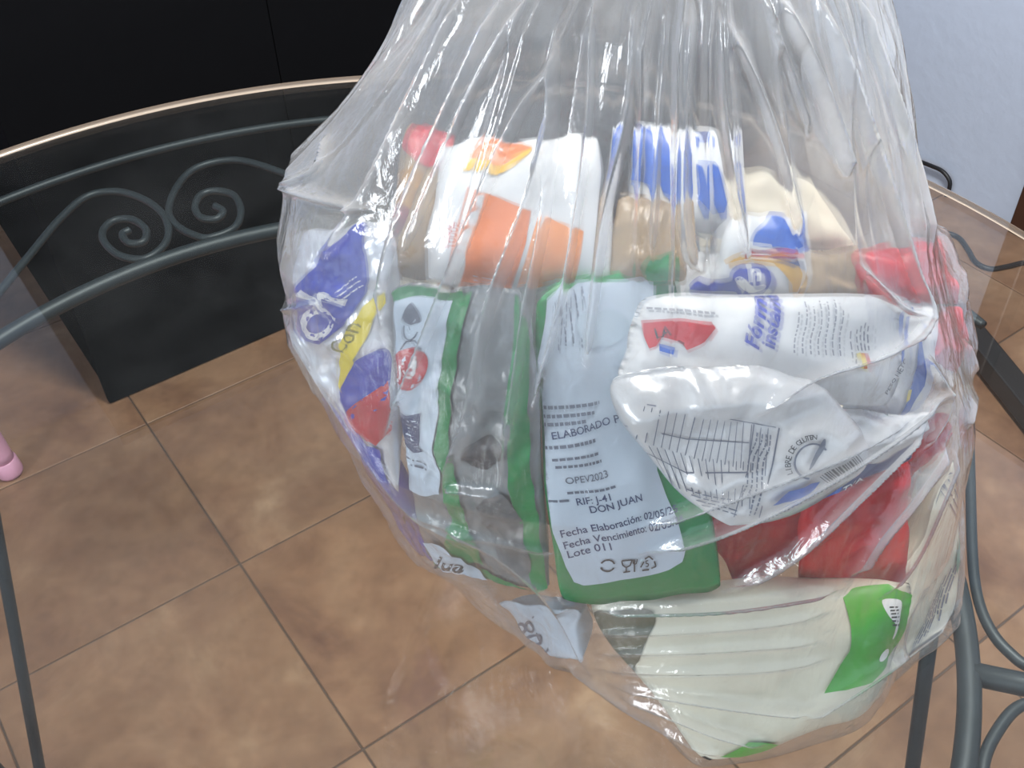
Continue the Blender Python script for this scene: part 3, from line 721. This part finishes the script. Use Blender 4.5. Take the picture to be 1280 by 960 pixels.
p.patch('maroon_panel', [(488, 262), (508, 258), (505, 285), (490, 292)], pk('maroon_print', '7A3038'), True)
p = Pack('blue_packet', 'blue and white packet at the back of the pile', 'food packet',
         [(778, 148), (905, 160), (925, 300), (795, 275)], [.69, .69, .645, .64], .03, WHITE, .012, .003, 20)
p.patch('blue_panel', [(782, 155), (800, 152), (832, 190), (845, 235), (840, 250), (808, 232), (788, 225)], SKY)
p.patch('blue_panel', [(865, 162), (888, 165), (880, 178), (866, 178)], SKY)
p.patch('blue_panel', [(866, 205), (885, 205), (910, 242), (902, 266), (885, 272), (866, 250)], SKY)
p = Pack('brown_packet', 'clear packet of brown grain behind the green packet', 'food packet',
         [(762, 240), (862, 248), (862, 352), (752, 352)], [.625, .625, .58, .58], .05, TAN, .012, .004, 36)
p.patch('green_tab', [(798, 340), (808, 322), (838, 318), (838, 350), (812, 362)], GREEN)
p = Pack('cream_packet', 'plain cream packet behind the blue peak of the milk packet', 'food packet',
         [(905, 200), (1005, 222), (1075, 312), (868, 312)], [.735, .735, .68, .675], .04, CREAM2, .015, .002, 18)
p = Pack('foil_packet', 'crinkled white foil packet with a blue cloud, yellow swoosh and red patch', 'food packet',
         [(374, 290), (490, 272), (502, 628), (366, 425)], [.60, .555, .515, .585], .03, FOIL, .012, .005, 40, .02, n=48, ridge=.010)
p.patch('blue_cloud', [(384, 373), (388, 402), (397, 413), (417, 418), (447, 396), (473, 360), (480, 341), (474, 310), (462, 276), (452, 274), (438, 285), (417, 306), (408, 326), (391, 347)], BLUE)
p.text('ch', 416, 420, 76, 56, LPRINT, bold=.012)
p.bars('fine_print', print_lines(446, 352, .85, -.5, 26, 3, 3, 5, 1.6, 41, (3, 6), 2), LPRINT)
p.patch('yellow_swoosh', [(490, 358), (491, 372), (478, 404), (462, 436), (448, 476), (441, 470), (440, 446), (449, 408), (470, 375)], YEL)
p.text('Con', 449, 434, 26, 62, pk('olive_print', '6A6A20'), bold=.01)
p.patch('blue_blob', [(446, 470), (462, 440), (480, 428), (494, 432), (495, 475), (488, 500), (468, 508), (450, 508), (442, 498)], BLUE, True)
p.patch('red_patch', [(440, 508), (466, 488), (494, 470), (498, 530), (486, 550), (460, 542), (442, 528)], RED)
p.patch('blue_foot', [(442, 530), (462, 548), (490, 556), (496, 615), (478, 598), (455, 565)], BLUE)
p = Pack('blue_packet', 'thin violet blue packet edge along the lower left of the bag', 'food packet',
         [(410, 480), (446, 540), (545, 705), (520, 690)], [.60, .57, .54, .575], .02, PURPLE, .005, .002, 30, .02)
p.patch('deep_blue_stripe', [(480, 610), (492, 615), (520, 655), (522, 672), (505, 655)], BLUE)
p = Pack('printed_packet', 'white packet end with a printed number under the green packets', 'food packet',
         [(622, 752), (722, 762), (728, 826), (690, 820)], [.53, .482, .468, .50], .03, LABEL, .006, .002, 24)
p.text('108', 694, 812, 36, 118, INKG, bold=.0, align='LEFT')
p.bars('printed_rule', stroke([(672, 765), (676, 790), (684, 815)], 1.8), INKG)
# --- packets deeper in the pile, seen in the gaps
def filler(name, label, corners, yd, mat, th=.06): return Pack(name, label, 'food packet', corners, yd, th, mat, .015, .003, 20, n=22)
filler('white_packet', 'plain white packet deep in the pile behind the green packets', [(560, 300), (760, 290), (780, 520), (590, 520)], [.66, .66, .60, .60], WHITE)
filler('white_packet', 'plain white packet deep in the pile behind the silver packets', [(800, 310), (1050, 300), (1060, 500), (800, 500)], [.73, .73, .67, .66], WHITE)
filler('brown_packet', 'brown paper packet at the bottom back of the pile', [(600, 520), (860, 500), (880, 640), (640, 660)], [.66, .67, .62, .61], BROWN)
filler('cream_packet', 'plain cream packet resting under the red packets', [(860, 520), (1120, 480), (1140, 620), (900, 640)], [.66, .68, .63, .60], CREAM2)
filler('cream_packet', 'pale cream packet tucked behind the foil packet', [(420, 290), (540, 280), (580, 520), (450, 480)], [.68, .67, .62, .64], CREAM2)
# ------------------------------------------------------------------ the clear plastic bag
AX, AY = .145, .585
Z0, Z1 = GLASS_TOP + .0015, 1.46
def build_bag():
    # angles: denser on the side towards the viewer
    nt = 1240
    k = np.arange(nt) / nt; th = 2 * math.pi * k
    th = th + .42 * np.cos(th)              # crowds vertices around -90 degrees
    th = np.mod(th, 2 * math.pi); th.sort()
    nz = 600
    zz = np.linspace(0, 1, nz); Zl = Z0 + (Z1 - Z0) * zz
    # outline of the bag at the axis: left, right, front and back reach at each height
    zl = np.array([.7505, .775, .86, .953, 1.064, 1.13, 1.183, 1.218, 1.252, 1.276, 1.299, 1.38, 1.43, 1.46])
    xl = np.array([-.03, -.075, -.108, -.132, -.152, -.155, -.140, -.100, -.070, -.054, -.040, .03, .07, .088])
    zr = np.array([.7505, .79, .859, .972, 1.068, 1.169, 1.257, 1.292, 1.38, 1.43, 1.46])
    xr = np.array([.300, .345, .366, .352, .313, .268, .231, .212, .165, .138, .125])
    zf = np.array([.7505, .80, .90, 1.0, 1.1, 1.2, 1.3, 1.38, 1.43, 1.46])
    yf = np.array([.410, .412, .432, .438, .462, .49, .515, .55, .572, .578])
    yb = np.array([.73, .75, .765, .77, .77, .755, .725, .66, .625, .61])
    L_, R_ = np.interp(Zl, zl, xl), np.interp(Zl, zr, xr); F_, B_ = np.interp(Zl, zf, yf), np.interp(Zl, zf, yb)
    ax = np.interp(Zl, [.75, 1.3, 1.46], [AX, .10, .106]); ay = np.full(nz, AY); ay = np.interp(Zl, [.75, 1.3, 1.46], [AY, .60, .595])
    c, s = np.cos(th)[None, :], np.sin(th)[None, :]
    a = np.where(c > 0, (R_ - ax)[:, None], (ax - L_)[:, None]); b = np.where(s > 0, (B_ - ay)[:, None], (ay - F_)[:, None])
    pw = 2.25
    r0 = (np.abs(c / a) ** pw + np.abs(s / b) ** pw) ** (-1 / pw)
    # round in the foot of the bag
    foot = np.clip((Zl - Z0) / .045, 0, 1); r0 *= (.90 + .10 * np.sqrt(1 - (1 - foot) ** 2))[:, None]
    # the film is drawn in at the front left, where no packet sits low
    dl = np.abs(np.mod(th - math.radians(222) + math.pi, 2 * math.pi) - math.pi)
    r0 *= 1 - .26 * (np.exp(-(dl / .6) ** 2))[None, :] * np.clip((1.0 - Zl) / .2, 0, 1)[:, None]
    dl = np.abs(np.mod(th - math.radians(316) + math.pi, 2 * math.pi) - math.pi)
    r0 *= 1 - .12 * (np.exp(-(dl / .35) ** 2))[None, :] * np.clip((.95 - Zl) / .2, 0, 1)[:, None]
    # packets push the film out
    obs = np.zeros_like(r0)
    edges = np.concatenate([[th[-1] - 2 * math.pi], th]);
    for p in PACKS:
        V = p.V; iz = np.clip(((V[:, 2] - Z0) / (Z1 - Z0) * (nz - 1)).round().astype(int), 0, nz - 1)
        dx, dy = V[:, 0] - ax[iz], V[:, 1] - ay[iz]; r = np.hypot(dx, dy) + .0035; t = np.mod(np.arctan2(dy, dx), 2 * math.pi)
        it = np.searchsorted(th, t) % nt
        np.maximum.at(obs, (iz, it), r)
    def dil(A, m):
        for _ in range(m):
            B = A.copy()
            for d in ((1, 0), (-1, 0)):
                q = np.roll(A, d[0], 0); (q.__setitem__(0, 0) if d[0] == 1 else q.__setitem__(-1, 0)); B = np.maximum(B, q)
            B = np.maximum(B, np.maximum(np.roll(A, 1, 1), np.roll(A, -1, 1))); A = B
        return A
    obs = dil(obs, 7)
    r = np.maximum(r0, obs)
    for _ in range(220):
        q = r.copy(); up = np.vstack([r[1:], r[-1:]]); dn = np.vstack([r[:1], r[:-1]])
        q = .25 * (up + dn + np.roll(r, 1, 1) + np.roll(r, -1, 1))
        r = np.maximum(np.maximum(.6 * q + .4 * np.maximum(q, r0), r0 * .985), obs); r[-8:] = r0[-8:]
    # gathered pleats run down from the neck
    pr = random.Random(11); zf_ = zz[:, None]
    top = np.clip((Zl - 1.02) / (1.30 - 1.02), 0, 1)[:, None] ** 1.3
    neck = np.clip((Zl - 1.30) / .16, 0, 1)[:, None]
    dr = np.zeros_like(r)
    for i in range(110):
        t0 = pr.uniform(0, 2 * math.pi); w_ = pr.uniform(.018, .06); amp = pr.uniform(.15, 1) ** 1.6 * .016
        low = pr.uniform(1.0, 1.22); drift = pr.uniform(-.16, .16)
        f = np.clip((Zl - low) / (1.34 - low), 0, 1)[:, None]
        tc = t0 + drift * (1 - zf_)
        d = np.abs(np.mod(th[None, :] - tc + math.pi, 2 * math.pi) - math.pi) / (w_ * (1.25 - .35 * f))
        dr += (amp * f ** .9 * np.exp(-d ** 1.05)) * pr.choice((1, 1, -.8))
    dr -= dr.mean(axis=1, keepdims=True) * 1.15
    # soft slack of the film where nothing pushes it
    slack = np.clip((r - obs) / .02, 0, 1)
    wob = .003 * np.sin(7 * th[None, :] + 9 * zf_) * np.sin(23 * zf_ + 3 * th[None, :]) + .0018 * np.sin(19 * th[None, :] - 31 * zf_)
    r = r + dr * (1 - .45 * neck) + wob * slack * top
    X = ax[:, None] + r * c; Y = ay[:, None] + r * s; Zg = np.repeat(Zl[:, None], nt, 1)
    P = np.stack([X, Y, Zg], -1)
    # sharp tension creases traced on the front of the bag: (pixel polyline, half width px, height m)
    px, py = project(P.reshape(-1, 3)); front = (np.sin(th)[None, :].repeat(nz, 0).ravel() < .35)
    disp = np.zeros(px.shape)
    CR = [([(590, -20), (520, 120), (455, 250), (398, 330)], 5, .0035), ([(640, -20), (570, 130), (520, 240), (490, 330), (478, 420)], 6, .0045),
          ([(672, -20), (600, 110), (560, 200), (505, 330)], 5, .004), ([(700, 70), (640, 170), (575, 330), (520, 470), (480, 560)], 6, .005),
          ([(700, 130), (672, 240), (620, 380), (592, 520), (560, 600), (570, 612)], 6, .006), ([(700, 20), (690, 240), (665, 380), (648, 500), (628, 605)], 6, .005),
          ([(560, 608), (592, 614), (626, 618)], 4, .003), ([(745, -20), (740, 150), (720, 300), (700, 400), (665, 520)], 5, .0035),
          ([(800, -20), (790, 120), (760, 260), (745, 380), (735, 470)], 7, .004), ([(835, -20), (825, 150), (815, 330)], 5, .003), ([(865, -20), (855, 140), (858, 300), (885, 345)], 8, .0045),
          ([(895, -20), (905, 150), (935, 330)], 5, .003), ([(905, 20), (945, 110), (975, 200), (1000, 300)], 6, .004), ([(960, -20), (1000, 60), (1035, 150), (1058, 225)], 8, .0055),
          ([(945, -20), (985, 90), (1010, 170)], 4, .003), ([(1010, -20), (1050, 80), (1090, 200), (1130, 330), (1150, 390), (1110, 440)], 7, .005),
          ([(1060, -20), (1100, 90), (1135, 200), (1165, 320)], 6, .004), ([(1070, 330), (1120, 380), (1152, 392)], 4, .003), ([(1155, 395), (1100, 440), (1010, 470), (940, 520)], 5, .0032),
          ([(345, 232), (400, 248), (470, 262)], 4, .003), ([(352, 388), (378, 384), (400, 378)], 4, .002), ([(352, 390), (420, 500), (470, 580), (520, 640), (610, 690)], 5, .003),
          ([(412, 165), (400, 210), (350, 232)], 4, .003), ([(520, 640), (600, 668), (700, 690)], 5, .0025),
          ([(800, 660), (880, 630), (960, 600), (1060, 560), (1150, 505)], 4.6, 0.0038), ([(800, 690), (900, 660), (1000, 612), (1100, 550), (1190, 480)], 4.6, 0.0045),
          ([(905, 735), (985, 690), (1070, 610), (1160, 520)], 4.6, 0.0051), ([(1060, 720), (1090, 670), (1130, 620), (1180, 550)], 4.6, 0.0058), ([(1050, 735), (1010, 740), (900, 755), (740, 760)], 4.6, 0.0045),
          ([(730, 790), (830, 788), (960, 778), (1040, 762)], 4.6, 0.0019), ([(740, 815), (850, 812), (960, 806), (1030, 800)], 4.6, 0.0019), ([(745, 835), (850, 838), (960, 834), (1040, 820)], 4.6, 0.0019),
          ([(760, 852), (860, 870), (960, 885), (1020, 890)], 4.6, 0.0038), ([(770, 862), (850, 895), (900, 915), (960, 930)], 4.6, 0.0038), ([(700, 820), (780, 880), (860, 925), (905, 945)], 4.6, 0.0032),
          ([(1000, 900), (1080, 850), (1150, 800), (1188, 770)], 4.6, 0.0038), ([(1100, 745), (1140, 690), (1175, 610), (1195, 560)], 4.6, 0.0038), ([(560, 650), (640, 700), (700, 760), (745, 850)], 4.6, 0.0038),
          ([(1200, 420), (1215, 470), (1205, 540)], 5, .003), ([(1150, 440), (1180, 500), (1150, 560)], 6, .003)]
    for pts, w_, h in CR:
        tot = sum(math.dist(pts[i], pts[i + 1]) for i in range(len(pts) - 1)); acc = 0
        best = np.full(px.shape, 1e9); par = np.zeros(px.shape)
        q = catmull([(x, y) for x, y in pts], 5)
        lens = [0]
        for i in range(len(q) - 1): lens.append(lens[-1] + np.linalg.norm(q[i + 1] - q[i]))
        x0, x1 = min(p[0] for p in q) - 40, max(p[0] for p in q) + 40; y0, y1 = min(p[1] for p in q) - 40, max(p[1] for p in q) + 40
        sel = np.nonzero(front & (px > x0) & (px < x1) & (py > y0) & (py < y1))[0]
        bx, by = px[sel], py[sel]; bb = np.full(bx.shape, 1e9); pp = np.zeros(bx.shape)
        for i in range(len(q) - 1):
            a_, b_ = q[i], q[i + 1]; d_ = b_ - a_; l2 = d_ @ d_ + 1e-9
            tt = np.clip(((bx - a_[0]) * d_[0] + (by - a_[1]) * d_[1]) / l2, 0, 1)
            dd = np.hypot(bx - a_[0] - tt * d_[0], by - a_[1] - tt * d_[1]); m = dd < bb
            bb[m] = dd[m]; pp[m] = ((lens[i] + tt * math.sqrt(l2)) / lens[-1])[m]
        taper = np.clip(pp / .12, 0, 1) * np.clip((1 - pp) / .12, 0, 1)
        disp[sel] += 2.1 * h * np.maximum(taper, .15) * np.exp(-(bb / w_) ** 1.3)
    P[..., 0] += disp.reshape(nz, nt) * c; P[..., 1] += disp.reshape(nz, nt) * s
    # floor of the bag and the tuft above the tie
    rings = [np.stack([ax[0] + (P[0, :, 0] - ax[0]) * f, ay[0] + (P[0, :, 1] - ay[0]) * f, np.full(nt, Z0 - .0008)], -1) for f in (.25, .5, .75, .93)]
    tuft = []
    for i, (dz, f) in enumerate(((.006, .82), (.012, .72), (.02, .70), (.03, .78), (.05, .98), (.075, 1.25), (.10, 1.5), (.125, 1.7))):
        pl = 1 + (.10 + .16 * i / 7) * np.sin(th * 17) + .06 * np.sin(th * 41)
        tuft.append(np.stack([ax[-1] + r0[-1] * f * pl * c[0], ay[-1] + r0[-1] * f * pl * s[0], Z1 + dz + .012 * i / 7 * np.sin(th * 5)], -1))
    G = np.concatenate([np.array(rings), P, np.array(tuft)], 0); nr = G.shape[0]
    V = G.reshape(-1, 3)
    i, j = np.meshgrid(np.arange(nr - 1), np.arange(nt), indexing='ij'); j2 = (j + 1) % nt
    Fq = np.stack([i * nt + j, i * nt + j2, (i + 1) * nt + j2, (i + 1) * nt + j], -1).reshape(-1, 4)
    me = bpy.data.meshes.new('film'); me.vertices.add(len(V)); me.vertices.foreach_set('co', V.astype(np.float32).ravel())
    me.loops.add(Fq.size); me.loops.foreach_set('vertex_index', Fq.ravel().astype(np.int32))
    me.polygons.add(len(Fq)); me.polygons.foreach_set('loop_start', np.arange(0, Fq.size, 4, dtype=np.int32))
    me.update(calc_edges=True); me.validate()
    # crinkled, gathered film is cloudier than film stretched tight
    gz = np.clip((Zl - .95) / .27, 0, 1); gz = gz * gz * (3 - 2 * gz)
    gat = np.repeat(gz[:, None], nt, 1) + np.clip(disp.reshape(nz, nt) / .006, 0, 1) * 1.0
    gat = np.concatenate([np.zeros((4, nt)), gat, np.ones((8, nt))], 0)
    at = me.attributes.new('gather', 'FLOAT', 'POINT'); at.data.foreach_set('value', gat.astype(np.float32).ravel())
    bag = empty('plastic_bag', (AX, AY, Z0)); tag(bag, 'clear plastic bag stuffed with food packets, gathered and tied at the top', 'bag')
    f = link('film', me, M_FILM, None, True); f.parent = bag; f.matrix_parent_inverse = Matrix.Translation(bag.location).inverted()
    rt = .0
    tie = tube_mesh('tie', [(ax[-1] + r0[-1][i_] * .74 * math.cos(th[i_]), ay[-1] + r0[-1][i_] * .74 * math.sin(th[i_]), Z1 + .016) for i_ in range(0, nt, 31)], .004, 8, True)
    t_ = link('tie', tie, LPRINT, None, True); t_.parent = bag; t_.matrix_parent_inverse = Matrix.Translation(bag.location).inverted()
    return P
build_bag()
